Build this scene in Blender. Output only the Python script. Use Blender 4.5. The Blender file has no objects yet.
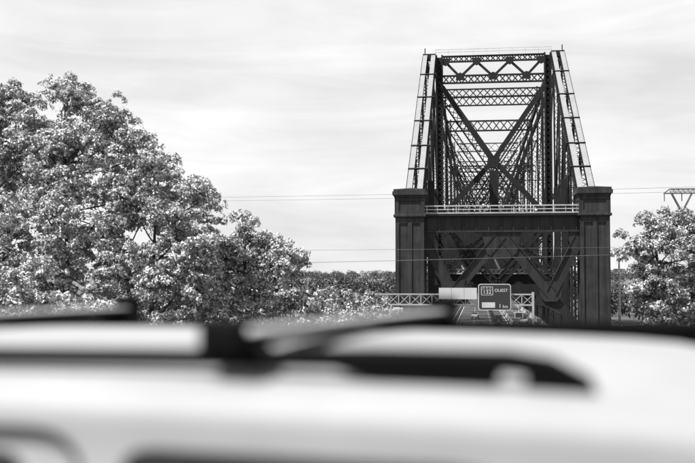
import bpy, bmesh, math, random
import numpy as np
from mathutils import Vector, Matrix, Quaternion

R = math.radians
random.seed(7)
rng = np.random.default_rng(11)
scene = bpy.context.scene
COL = scene.collection

# ------------------------------------------------------------------ camera
EYE = 1.8
cam_d = bpy.data.cameras.new('camera')
cam = bpy.data.objects.new('camera', cam_d)
COL.objects.link(cam)
cam.location = (0, 0, EYE)
cam.rotation_euler = (R(90) + math.atan(45 / 1000), 0, R(7.43))
cam_d.sensor_width = 36
cam_d.lens = 36 * 1000 / 695
cam_d.clip_start = 0.1
cam_d.clip_end = 12000
cam_d.dof.use_dof = True
cam_d.dof.focus_distance = 160
cam_d.dof.aperture_fstop = 1.5
scene.camera = cam

# ------------------------------------------------------------------ sky and sun
SUN_EL, SUN_AZ = R(60), R(-122)         # high on the left, a little behind the camera
world = bpy.data.worlds.new('World')
scene.world = world
world.use_nodes = True
wt = world.node_tree
for n in list(wt.nodes):
    wt.nodes.remove(n)
def wn(t, **k):
    n = wt.nodes.new(t)
    for a, b in k.items():
        setattr(n, a, b)
    return n
w_out = wn('ShaderNodeOutputWorld')
w_bg = wn('ShaderNodeBackground')
w_bg.inputs['Strength'].default_value = 0.05
w_sky = wn('ShaderNodeTexSky', sky_type='NISHITA', sun_disc=False, sun_elevation=SUN_EL,
           sun_rotation=SUN_AZ, air_density=1.0, dust_density=1.5, ozone_density=1.0)
w_bw = wn('ShaderNodeRGBToBW')
wt.links.new(w_sky.outputs[0], w_bw.inputs[0])
# thin high cloud: streaks stretched along the horizon, the same all round
w_tc = wn('ShaderNodeTexCoord')
w_map = wn('ShaderNodeMapping')
w_map.inputs['Scale'].default_value = (1.6, 1.6, 11.0)
w_map.inputs['Rotation'].default_value = (R(2.0), R(3.0), R(20))
wt.links.new(w_tc.outputs['Generated'], w_map.inputs['Vector'])
w_n1 = wn('ShaderNodeTexNoise')
w_n1.inputs['Scale'].default_value = 2.1
w_n1.inputs['Detail'].default_value = 7
w_n1.inputs['Roughness'].default_value = 0.58
w_n1.inputs['Distortion'].default_value = 0.7
wt.links.new(w_map.outputs[0], w_n1.inputs['Vector'])
w_map2 = wn('ShaderNodeMapping')
w_map2.inputs['Scale'].default_value = (2.2, 2.2, 3.4)
w_map2.inputs['Location'].default_value = (0.7, 0.2, 0.4)
wt.links.new(w_tc.outputs['Generated'], w_map2.inputs['Vector'])
w_n2 = wn('ShaderNodeTexNoise')
w_n2.inputs['Scale'].default_value = 1.7
w_n2.inputs['Detail'].default_value = 5
wt.links.new(w_map2.outputs[0], w_n2.inputs['Vector'])
w_add = wn('ShaderNodeMath', operation='ADD')
wt.links.new(w_n1.outputs[0], w_add.inputs[0])
wt.links.new(w_n2.outputs[0], w_add.inputs[1])
w_mr = wn('ShaderNodeMapRange')
w_mr.inputs['From Min'].default_value = 0.72
w_mr.inputs['From Max'].default_value = 1.22
w_mr.inputs['To Min'].default_value = 6.6
w_mr.inputs['To Max'].default_value = 8.9
wt.links.new(w_add.outputs[0], w_mr.inputs['Value'])
w_mix = wn('ShaderNodeMix', data_type='FLOAT')
w_mix.inputs[0].default_value = 0.9          # cloud cover over the clear sky
wt.links.new(w_bw.outputs[0], w_mix.inputs[2])
wt.links.new(w_mr.outputs[0], w_mix.inputs[3])
wt.links.new(w_mix.outputs[0], w_bg.inputs['Color'])
wt.links.new(w_bg.outputs[0], w_out.inputs['Surface'])

sun_d = bpy.data.lights.new('sun', 'SUN')
sun_d.energy = 4.2
sun_d.angle = R(0.6)
sun_d.color = (1, 1, 1)
sun = bpy.data.objects.new('sun', sun_d)
COL.objects.link(sun)
sdir = Vector((math.sin(SUN_AZ) * math.cos(SUN_EL), math.cos(SUN_AZ) * math.cos(SUN_EL), math.sin(SUN_EL)))
sun.rotation_euler = sdir.to_track_quat('Z', 'Y').to_euler()
sun.location = sdir * 300

vs = scene.view_settings
vs.view_transform = 'Standard'
vs.look = 'None'
vs.exposure = 1.27
vs.gamma = 1.0
vs.use_curve_mapping = False
scene.cycles.use_denoising = True
scene.cycles.max_bounces = 6
scene.cycles.diffuse_bounces = 2
scene.cycles.transparent_max_bounces = 6

# ------------------------------------------------------------------ materials
def mat(name, v, rough=0.6, var=0.25, scale=0.6, metal=0.0, streak=0.0, bump=0.0, bump_scale=20.0, coat=0.0, spec=0.5):
    """grey procedural material: value v varied by world-space noise, optional vertical streaks and bump"""
    m = bpy.data.materials.new(name)
    m.use_nodes = True
    t = m.node_tree
    b = t.nodes['Principled BSDF']
    b.inputs['Roughness'].default_value = rough
    b.inputs['Metallic'].default_value = metal
    b.inputs['Coat Weight'].default_value = coat
    b.inputs['Specular IOR Level'].default_value = spec
    geo = t.nodes.new('ShaderNodeNewGeometry')
    n = t.nodes.new('ShaderNodeTexNoise')
    n.inputs['Scale'].default_value = scale
    n.inputs['Detail'].default_value = 6
    n.inputs['Roughness'].default_value = 0.62
    t.links.new(geo.outputs['Position'], n.inputs['Vector'])
    src = n.outputs[0]
    if streak:
        mp = t.nodes.new('ShaderNodeMapping')
        mp.inputs['Scale'].default_value = (1.0, 1.0, 0.07)
        t.links.new(geo.outputs['Position'], mp.inputs['Vector'])
        s = t.nodes.new('ShaderNodeTexNoise')
        s.inputs['Scale'].default_value = 2.2
        s.inputs['Detail'].default_value = 5
        t.links.new(mp.outputs[0], s.inputs['Vector'])
        mx = t.nodes.new('ShaderNodeMix')
        mx.data_type = 'FLOAT'
        mx.inputs[0].default_value = streak
        t.links.new(n.outputs[0], mx.inputs[2])
        t.links.new(s.outputs[0], mx.inputs[3])
        src = mx.outputs[0]
    mr = t.nodes.new('ShaderNodeMapRange')
    mr.inputs['From Min'].default_value = 0.3
    mr.inputs['From Max'].default_value = 0.7
    mr.inputs['To Min'].default_value = v * (1 - var)
    mr.inputs['To Max'].default_value = v * (1 + var)
    t.links.new(src, mr.inputs['Value'])
    t.links.new(mr.outputs[0], b.inputs['Base Color'])
    if bump:
        nb = t.nodes.new('ShaderNodeTexNoise')
        nb.inputs['Scale'].default_value = bump_scale
        nb.inputs['Detail'].default_value = 4
        t.links.new(geo.outputs['Position'], nb.inputs['Vector'])
        bp = t.nodes.new('ShaderNodeBump')
        bp.inputs['Strength'].default_value = bump
        bp.inputs['Distance'].default_value = 0.02
        t.links.new(nb.outputs[0], bp.inputs['Height'])
        t.links.new(bp.outputs[0], b.inputs['Normal'])
    return m

def leaf_mat(name, lo, hi, trans=0.35, rough=0.45):
    m = bpy.data.materials.new(name)
    m.use_nodes = True
    t = m.node_tree
    for n in list(t.nodes):
        t.nodes.remove(n)
    out = t.nodes.new('ShaderNodeOutputMaterial')
    geo = t.nodes.new('ShaderNodeNewGeometry')
    mr = t.nodes.new('ShaderNodeMapRange')
    mr.inputs['To Min'].default_value = lo
    mr.inputs['To Max'].default_value = hi
    t.links.new(geo.outputs['Random Per Island'], mr.inputs['Value'])
    n = t.nodes.new('ShaderNodeTexNoise')
    n.inputs['Scale'].default_value = 0.55
    n.inputs['Detail'].default_value = 3
    t.links.new(geo.outputs['Position'], n.inputs['Vector'])
    m2 = t.nodes.new('ShaderNodeMapRange')
    m2.inputs['From Min'].default_value = 0.3
    m2.inputs['From Max'].default_value = 0.7
    m2.inputs['To Min'].default_value = 0.6
    m2.inputs['To Max'].default_value = 1.35
    t.links.new(n.outputs[0], m2.inputs['Value'])
    mul = t.nodes.new('ShaderNodeMath')
    mul.operation = 'MULTIPLY'
    t.links.new(mr.outputs[0], mul.inputs[0])
    t.links.new(m2.outputs[0], mul.inputs[1])
    p = t.nodes.new('ShaderNodeBsdfPrincipled')
    p.inputs['Roughness'].default_value = rough
    p.inputs['Specular IOR Level'].default_value = 0.5
    t.links.new(mul.outputs[0], p.inputs['Base Color'])
    tr = t.nodes.new('ShaderNodeBsdfTranslucent')
    t.links.new(mul.outputs[0], tr.inputs['Color'])
    mx = t.nodes.new('ShaderNodeMixShader')
    mx.inputs[0].default_value = trans
    t.links.new(p.outputs[0], mx.inputs[1])
    t.links.new(tr.outputs[0], mx.inputs[2])
    t.links.new(mx.outputs[0], out.inputs['Surface'])
    return m

M = {}
M['steel'] = mat('dark_riveted_steel', 0.017, 0.6, 0.45, 0.5, streak=0.5, spec=0.15)
M['steel_mid'] = mat('weathered_steel', 0.025, 0.6, 0.45, 0.35, streak=0.6, spec=0.15)
M['pillar'] = mat('sooty_stone', 0.030, 0.85, 0.7, 0.45, streak=0.5, bump=0.4, bump_scale=6, spec=0.15)
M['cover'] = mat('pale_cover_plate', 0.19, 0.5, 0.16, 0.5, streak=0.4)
M['white_rail'] = mat('white_rail_paint', 0.36, 0.5, 0.2, 1.2)
M['pale_steel'] = mat('pale_painted_and_lit_steel', 0.42, 0.5, 0.25, 1.0)  # railing and lamp paint; on the catwalk, light put into the colour
M['galv'] = mat('galvanised_steel', 0.30, 0.5, 0.15, 2.0)
M['sign'] = mat('sign_face', 0.020, 0.5, 0.1, 1.0)
M['sign_white'] = mat('sign_white', 0.42, 0.5, 0.05, 1.0)
M['sign_black'] = mat('sign_black', 0.02, 0.5, 0.1, 1.0)
M['sign_patch'] = mat('sign_patch', 0.42, 0.5, 0.1, 1.0)
M['asphalt'] = mat('asphalt', 0.055, 0.85, 0.3, 0.7, bump=0.3, bump_scale=40)
M['concrete'] = mat('concrete', 0.26, 0.85, 0.2, 0.8, streak=0.3, bump=0.3)
M['marking'] = mat('road_marking', 0.65, 0.7, 0.25, 2.0)
M['ground'] = mat('rough_grass', 0.09, 0.95, 0.5, 0.12, bump=0.5, bump_scale=2)
M['bark'] = mat('bark', 0.035, 0.9, 0.4, 4.0, bump=0.6, bump_scale=14)
M['leaf'] = leaf_mat('leaf_bright', 0.09, 0.60, 0.03)
M['leaf_dark'] = leaf_mat('leaf_dark', 0.06, 0.48, 0.03)
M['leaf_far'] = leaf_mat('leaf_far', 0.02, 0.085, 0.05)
M['wire'] = mat('wire', 0.05, 0.5, 0.1)
M['tower'] = mat('lattice_tower_steel', 0.10, 0.5, 0.2, 1.0)
M['car_white'] = mat('white_car_paint', 0.245, 0.62, 0.10, 3.0, spec=0.2)
M['car_silver'] = mat('silver_car_paint', 0.45, 0.3, 0.03, 1.5, coat=0.5)
M['car_dark'] = mat('dark_car_paint', 0.04, 0.3, 0.05, 1.5, coat=0.5)
M['plastic'] = mat('black_plastic', 0.004, 0.7, 0.2, 8.0, spec=0.04)
M['alu'] = mat('aluminium_bar', 0.35, 0.55, 0.05, 8.0)
M['glass'] = mat('dark_tinted_glass', 0.010, 0.08, 0.1, 1.0)
M['tyre'] = mat('tyre_rubber', 0.02, 0.85, 0.2, 5.0)
M['rim'] = mat('alloy_rim', 0.5, 0.35, 0.1, 5.0, metal=0.7)
M['lamp'] = mat('lamp_lens', 0.35, 0.2, 0.1, 5.0)
wm = bpy.data.materials.new('river_water')
wm.use_nodes = True
_b = wm.node_tree.nodes['Principled BSDF']
_b.inputs['Base Color'].default_value = (0.03, 0.03, 0.03, 1)
_b.inputs['Roughness'].default_value = 0.12
_wn = wm.node_tree.nodes.new('ShaderNodeTexNoise')
_wn.inputs['Scale'].default_value = 0.6
_bp = wm.node_tree.nodes.new('ShaderNodeBump')
_bp.inputs['Strength'].default_value = 0.3
wm.node_tree.links.new(_wn.outputs[0], _bp.inputs['Height'])
wm.node_tree.links.new(_bp.outputs[0], _b.inputs['Normal'])
M['water'] = wm

# ------------------------------------------------------------------ mesh helpers
V = Vector
CUBE_F = [(0, 3, 2, 1), (4, 5, 6, 7), (0, 1, 5, 4), (1, 2, 6, 5), (2, 3, 7, 6), (3, 0, 4, 7)]
CUBE_V = [(-.5, -.5, -.5), (.5, -.5, -.5), (.5, .5, -.5), (-.5, .5, -.5), (-.5, -.5, .5), (.5, -.5, .5), (.5, .5, .5), (-.5, .5, .5)]

def axes(p0, p1, up=(0, 0, 1)):
    a = (V(p1) - V(p0))
    L = a.length
    a = a / L
    u = V(up)
    if abs(a.dot(u)) > 0.98:
        u = V((0, 1, 0)) if abs(a.y) < 0.9 else V((1, 0, 0))
    s = a.cross(u).normalized()
    u = s.cross(a).normalized()
    return a, s, u, L

class MB:
    def __init__(self):
        self.v = []
        self.f = []
    def add(self, vs, fs):
        o = len(self.v)
        self.v += [tuple(p) for p in vs]
        self.f += [tuple(i + o for i in f) for f in fs]
        return self
    def box(self, x0, x1, y0, y1, z0, z1):
        return self.add([(x0, y0, z0), (x1, y0, z0), (x1, y1, z0), (x0, y1, z0), (x0, y0, z1), (x1, y0, z1), (x1, y1, z1), (x0, y1, z1)], CUBE_F)
    def bar(self, p0, p1, w, h, up=(0, 0, 1)):
        """rectangular bar; w across (perpendicular to up), h along up"""
        a, s, u, L = axes(p0, p1, up)
        p0, p1 = V(p0), V(p1)
        s = s * (w / 2)
        u = u * (h / 2)
        vs = [p0 - s - u, p0 + s - u, p0 + s + u, p0 - s + u, p1 - s - u, p1 + s - u, p1 + s + u, p1 - s + u]
        return self.add(vs, [(3, 2, 1, 0), (4, 5, 6, 7), (0, 1, 5, 4), (1, 2, 6, 5), (2, 3, 7, 6), (3, 0, 4, 7)])
    def tube(self, pts, rad, n=6, cap=True):
        pts = [V(p) for p in pts]
        if not hasattr(rad, '__len__'):
            rad = [rad] * len(pts)
        rings = []
        prev = None
        for i, p in enumerate(pts):
            d = (pts[min(i + 1, len(pts) - 1)] - pts[max(i - 1, 0)])
            d.normalize()
            if prev is None:
                u = V((0, 0, 1)) if abs(d.z) < 0.9 else V((1, 0, 0))
                s = d.cross(u).normalized()
            else:
                s = (prev - d * prev.dot(d)).normalized()
            prev = s
            t = d.cross(s)
            rings.append([p + (s * math.cos(2 * math.pi * k / n) + t * math.sin(2 * math.pi * k / n)) * rad[i] for k in range(n)])
        o = len(self.v)
        for r in rings:
            self.v += [tuple(q) for q in r]
        for i in range(len(rings) - 1):
            for k in range(n):
                a = o + i * n + k
                b = o + i * n + (k + 1) % n
                self.f.append((a, b, b + n, a + n))
        if cap:
            self.f.append(tuple(o + k for k in range(n))[::-1])
            self.f.append(tuple(o + (len(rings) - 1) * n + k for k in range(n)))
        return self
    def plate(self, pts, thick):
        """polygon (x, z) pairs at y=0..thick is given by caller as 3d points; extruded along vector thick"""
        n = len(pts)
        t = V(thick)
        a = [V(p) for p in pts]
        b = [p + t for p in a]
        fs = [tuple(range(n))[::-1], tuple(range(n, 2 * n))]
        for i in range(n):
            j = (i + 1) % n
            fs.append((i, j, n + j, n + i))
        return self.add(a + b, fs)
    def build(self, name, m, parent=None, kind=None, smooth=False, loc=None, bevel=0.0):
        me = bpy.data.meshes.new(name)
        me.from_pydata(self.v, [], self.f)
        me.update()
        if bevel:
            bm = bmesh.new()
            bm.from_mesh(me)
            bmesh.ops.recalc_face_normals(bm, faces=bm.faces)
            bmesh.ops.bevel(bm, geom=bm.edges[:], offset=bevel, segments=2, affect='EDGES', profile=0.6)
            bm.to_mesh(me)
            bm.free()
        if smooth:
            me.polygons.foreach_set('use_smooth', [True] * len(me.polygons))
        me.materials.append(M[m])
        o = bpy.data.objects.new(name, me)
        COL.objects.link(o)
        if parent is not None:
            o.parent = parent
        if loc is not None:
            o.location = loc
        if kind:
            o['kind'] = kind
        return o

_unit = {}
def unit_mesh(m):
    if m not in _unit:
        me = bpy.data.meshes.new('bar_' + m)
        me.from_pydata(CUBE_V, [], CUBE_F)
        me.materials.append(M[m])
        _unit[m] = me
    return _unit[m]
def bar_obj(name, p0, p1, w, h, m, parent, up=(0, 0, 1)):
    """one bar as an object of its own; alike bars share mesh data"""
    a, s, u, L = axes(p0, p1, up)
    mw = Matrix((( s.x * w, a.x * L, u.x * h, 0), (s.y * w, a.y * L, u.y * h, 0), (s.z * w, a.z * L, u.z * h, 0), (0, 0, 0, 1)))
    c = (V(p0) + V(p1)) / 2
    o = bpy.data.objects.new(name, unit_mesh(m))
    COL.objects.link(o)
    o.parent = parent
    o.matrix_local = Matrix.Translation(c) @ mw
    return o

def empty(name, loc=(0, 0, 0), parent=None, rz=0.0):
    o = bpy.data.objects.new(name, None)
    COL.objects.link(o)
    o.location = loc
    o.rotation_euler = (0, 0, rz)
    o.empty_display_size = 0.3
    if parent is not None:
        o.parent = parent
    return o
def tag(o, label=None, cat=None, group=None, kind=None):
    if label: o['label'] = label
    if cat: o['category'] = cat
    if group: o['group'] = group
    if kind: o['kind'] = kind
    return o

# ------------------------------------------------------------------ terrain
DECK = -8.1
OV_RZ = R(-13.6)        # heading of the overpass the camera stands on
def smooth(a, b, x):
    t = np.clip((x - a) / (b - a), 0, 1)
    return t * t * (3 - 2 * t)
def ground_h(x, y):
    h = np.full_like(x, -8.35)
    # river valley ahead
    wob = 18 * np.sin(x * 0.013) + 9 * np.sin(x * 0.041 + 1)
    h = h - 52 * smooth(330, 420, y + wob) * (1 - smooth(800, 900, y + wob))
    h = h + 3.0 * smooth(900, 1500, y) + 2.5 * np.sin(x * 0.004 + 1) * smooth(1000, 1600, y)
    # slopes beside the road
    side = smooth(22, 60, np.abs(x - 3.4))
    h = h + side * (0.5 * np.sin(x * 0.11) * np.sin(y * 0.07)) * (1 - smooth(300, 330, y))
    # embankments carrying the overpass
    c, s = math.cos(OV_RZ), math.sin(OV_RZ)
    u = x * c + y * s
    v = -x * s + y * c
    emb = smooth(13, 24, np.abs(u - 2)) * (1 - smooth(6.5, 22, np.abs(v + 0.5)))
    h = h * (1 - emb) + (-0.5) * emb
    return h
xs = np.unique(np.concatenate([np.linspace(-5000, -200, 25), np.linspace(-200, 200, 101), np.linspace(200, 5000, 25)]))
ys = np.unique(np.concatenate([np.linspace(-800, -60, 10), np.linspace(-60, 60, 61), np.linspace(60, 960, 110), np.linspace(960, 8000, 30)]))
GX, GY = np.meshgrid(xs, ys)
GZ = ground_h(GX, GY)
nx, ny = len(xs), len(ys)
verts = np.stack([GX.ravel(), GY.ravel(), GZ.ravel()], 1)
faces = [(j * nx + i, j * nx + i + 1, (j + 1) * nx + i + 1, (j + 1) * nx + i) for j in range(ny - 1) for i in range(nx - 1)]
g = MB()
g.v = [tuple(p) for p in verts]
g.f = faces
o = g.build('ground', 'ground', smooth=True)
tag(o, kind='structure')
g = MB().add([(-5000, 330, -48), (5000, 330, -48), (5000, 900, -48), (-5000, 900, -48)], [(0, 1, 2, 3)])
tag(g.build('river', 'water'), kind='structure')
# approach road, on the ground up to the portal
BX, BY = 3.45, 151.6
g = MB().box(-6.2, 13.4, -40, 151.0, -8.6, DECK)
tag(g.build('road', 'asphalt'), kind='structure')
for x, nm in ((-4.6, 0), (6.2, 0)):
    g = MB().box(x - 0.06, x + 0.06, -40, 330, DECK + 0.004, DECK + 0.008)
    tag(g.build('lane_line', 'marking'), kind='structure')
dash = MB()
for x in (-1.0, 2.6, 9.7):
    y = -38.0
    while y < 330:
        dash.box(x - 0.06, x + 0.06, y, y + 3, DECK + 0.004, DECK + 0.008)
        y += 9
tag(dash.build('lane_dashes', 'marking'), kind='stuff')

# ------------------------------------------------------------------ overpass under the camera
ov = empty('road_overpass', (0, 0, 0), rz=OV_RZ)
tag(ov, 'concrete road overpass with low parapet under the blurred white car', 'overpass')
MB().box(-30, 34, -8, 7.2, -1.0, 0.0).build('deck', 'asphalt', ov)
for v in (-8.35, 7.2):
    MB().box(-30, 34, v, v + 0.35, -1.3, 0.72).build('parapet', 'concrete', ov)
for u in (-12.0, 16.5):
    MB().box(u, u + 1.2, -6.5, 6, -8.6, -1.0).build('pier', 'concrete', ov)

# ------------------------------------------------------------------ the bridge
# local frame: x across from the centre line, y along from the portal, z up from the roadway
br = empty('truss_bridge', (BX, BY, DECK))
tag(br, 'dark riveted steel truss bridge with tall sloping end posts and pillared portal', 'bridge')
HW = 13.55            # half distance between the trusses
TOPZ = 57.0
Y0 = 62.4             # first upright frame
MAJ = [62.4, 98.4, 148.4, 199, 254, 314, 380, 450, 530, 610]

def laced(mb, p0, p1, width, chord, depth, pitch, normal=(0, 1, 0), cross=True, thin=None):
    """laced member in the plane perpendicular to normal: two chords and zigzag lacing"""
    p0, p1 = V(p0), V(p1)
    n = V(normal)
    a = (p1 - p0).normalized()
    s = a.cross(n).normalized() * (width / 2)
    thin = thin or chord * 0.45
    for k in (-1, 1):
        mb.bar(p0 + s * k, p1 + s * k, chord, depth, n)
    L = (p1 - p0).length
    m = max(1, int(round(L / pitch)))
    for i in range(m):
        q0 = p0 + a * (L * i / m)
        q1 = p0 + a * (L * (i + 1) / m)
        k = 1 if i % 2 else -1
        mb.bar(q0 + s * k, q1 - s * k, thin, depth * 0.4, n)
        if cross:
            mb.bar(q0 - s * k, q1 + s * k, thin, depth * 0.4, n)
    return mb

def laced_parts(parent, p0, p1, width, chord, depth, pitch, m='steel', normal=(0, 1, 0), thin=0.13):
    """the same, every chord and lattice bar an object"""
    p0, p1 = V(p0), V(p1)
    n = V(normal)
    a = (p1 - p0).normalized()
    s = a.cross(n).normalized() * (width / 2)
    for k in (-1, 1):
        bar_obj('chord', p0 + s * k, p1 + s * k, chord, depth, m, parent, n)
    L = (p1 - p0).length
    c = max(1, int(round(L / pitch)))
    off = n * (depth * 0.25)
    for i in range(c):
        q0 = p0 + a * (L * i / c)
        q1 = p0 + a * (L * (i + 1) / c)
        bar_obj('lattice_bar', q0 + s + off, q1 - s + off, thin, depth * 0.3, m, parent, n)
        bar_obj('lattice_bar', q0 - s - off, q1 + s - off, thin, depth * 0.3, m, parent, n)

# --- portal pillars
def pillar(sx):
    p = empty('portal_pillar', (sx * HW, 0, 0), br)
    w = 2.15
    MB().box(-w + .16, w - .16, -w + .16, w - .16, -0.4, 18.8).build('shaft', 'pillar', p)
    # proud frame round two tall sunk panels on each visible face
    for a in range(4):
        rot = Matrix.Rotation(a * math.pi / 2, 4, 'Z')
        for (x0, x1, z0, z1) in ((-w, -w + .55, -.4, 18.75), (w - .55, w, -.4, 18.75), (-.3, .3, 0.9, 17.9), (-w + .55, w - .55, 17.9, 18.75), (-w + .55, w - .55, -.4, 0.9)):
            m = MB()
            yy0 = -w
            if x0 in (-w,):
                pass
            m.box(x0 + 0.001 * a, x1 - 0.001 * a, yy0, -w + .155, z0, z1)
            m.v = [tuple(rot @ V(q)) for q in m.v]
            m.build('panel_frame', 'pillar', p)
    MB().box(-w - .28, w + .28, -w - .28, w + .28, 18.8, 19.2).build('moulding', 'pillar', p, bevel=0.08)
    MB().box(-w + .02, w - .02, -w + .02, w - .02, 19.2, 21.75).build('block', 'pillar', p)
    for a in range(4):
        rot = Matrix.Rotation(a * math.pi / 2, 4, 'Z')
        for (x0, x1, z0, z1) in ((-w - .1, -w + .5, 19.2, 21.7), (w - .5, w + .1, 19.2, 21.7), (-w + .5, w - .5, 19.2, 19.65), (-w + .5, w - .5, 21.2, 21.7)):
            m = MB().box(x0 + 0.001 * a, x1 - 0.001 * a, -w - .1, -w + .015, z0, z1)
            m.v = [tuple(rot @ V(q)) for q in m.v]
            m.build('block_frame', 'pillar', p)
    c = MB()
    for (e, z0, z1) in ((.18, 21.75, 22.1), (.42, 22.1, 22.65), (.26, 22.65, 23.0)):
        c.box(-w - e, w + e, -w - e, w + e, z0, z1)
    c.add([(-w - .15, -w - .15, 23.0), (w + .15, -w - .15, 23.0), (w + .15, w + .15, 23.0), (-w - .15, w + .15, 23.0), (0, 0, 23.35)], [(0, 1, 4), (1, 2, 4), (2, 3, 4), (3, 0, 4), (3, 2, 1, 0)])
    c.build('cornice', 'pillar', p)
for sx in (-1, 1):
    pillar(sx)

IN = HW - 2.15        # inner face of the pillars
# --- portal beam with stiffeners
pb = empty('portal_beam', (0, 0, 0), br)
MB().box(-IN, IN, -0.9, -0.6, 16.75, 18.95).build('web', 'steel_mid', pb)
MB().box(-IN, IN, -1.55, 0.6, 18.95, 19.25).build('top_flange', 'steel', pb)
MB().box(-IN, IN, -1.2, 0.0, 16.5, 16.75).build('bottom_flange', 'steel_mid', pb)
MB().box(-IN, IN, -1.6, 0.9, 19.253, 19.31).build('walkway', 'concrete', pb)
for i in range(13):
    x = -IN + 0.4 + i * (2 * IN - 0.8) / 12
    bar_obj('stiffener', (x, -0.96, 16.76), (x, -0.96, 18.93), 0.16, 0.12, 'steel_mid', pb, (0, 1, 0))
# rivet lines of the portal beam
rv = MB()
for z in (16.95, 18.72):
    x = -IN + .2
    while x < IN - .1:
        rv.box(x, x + .07, -.945, -.9, z, z + .07)
        x += .3
tag(rv.build('rivets', 'steel_mid', pb), kind='stuff')
# --- railing along the beam
pr = empty('portal_railing', (0, -1.45, 19.3), br)
for z, t in ((1.15, 0.17), (0.62, 0.12), (0.12, 0.12)):
    bar_obj('rail', (-IN, 0, z), (IN, 0, z), t, t, 'white_rail', pr)
for i in range(15):
    x = -IN + 0.4 + i * (2 * IN - 0.8) / 14
    bar_obj('rail_post', (x, 0.1, 0), (x, 0.1, 1.18), 0.11, 0.08, 'white_rail', pr)
# --- portal bracing: W of plate girders, gussets and knees
nodes = [(-IN, 15.6), (-7.15, 7.4), (0.05, 16.2), (7.25, 7.4), (IN, 15.6)]
for i in range(4):
    a, b = nodes[i], nodes[i + 1]
    e = empty('portal_brace', (0, 0, 0), br)
    MB().bar((a[0], -0.75, a[1]), (b[0], -0.75, b[1]), 1.45, 0.22, (0, 1, 0)).build('web', 'steel_mid', e)
    a3, b3 = V((a[0], -0.75, a[1])), V((b[0], -0.75, b[1]))
    s = (b3 - a3).normalized().cross(V((0, 1, 0))) * 0.74
    for k in (-1, 1):
        bar_obj('flange', a3 + s * k, b3 + s * k, 0.1, 0.7, 'steel_mid', e, (0, 1, 0))
def gusset(pts, y=-1.0):
    return MB().plate([(x, y, z) for x, z in pts], (0, 0.12, 0)).build('gusset', 'steel_mid', br)
gusset([(-2.9, 16.49), (-2.2, 13.4), (-1.0, 12.6), (1.1, 12.6), (2.3, 13.4), (3.0, 16.49)])
for s in (-1, 1):
    x = 7.2 * s
    gusset([(x - 1.9, 9.6), (x - 1.5, 7.0), (x - .9, 6.2), (x + .9, 6.2), (x + 1.5, 7.0), (x + 1.9, 9.6), (x + .9, 9.2), (x - .9, 9.2)])
    gusset([(s * IN, 16.49), (s * IN, 12.2), (s * (IN - 1.0), 13.6), (s * (IN - 1.5), 15.2), (s * (IN - 1.6), 16.49)])
    # curved knee from the lower node to the leg of the pillar
    out, inn = [], []
    for k in range(9):
        t = k / 8
        ang = t * math.pi / 2
        inn.append((s * (4.6 + 6.3 * math.sin(ang)), 0.2 + 5.6 * math.cos(ang)))
        out.append((s * (5.2 + 6.2 * t), 6.6 - 5.0 * t))
    pts = [(x_, z_) for x_, z_ in inn] + [(s * IN, 0.2), (s * IN, 3.0), (s * 8.2, 7.0), (s * 5.3, 7.2)]
    MB().plate([(x_, -0.66, z_) for x_, z_ in pts], (0, 0.2, 0)).build('knee_plate', 'steel', br)
    m = MB()
    for k in range(8):
        m.bar((inn[k][0], -0.56, inn[k][1]), (inn[k + 1][0], -0.56, inn[k + 1][1]), 0.12, 0.8, (0, 1, 0))
    m.build('knee_flange', 'steel_mid', br)

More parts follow.
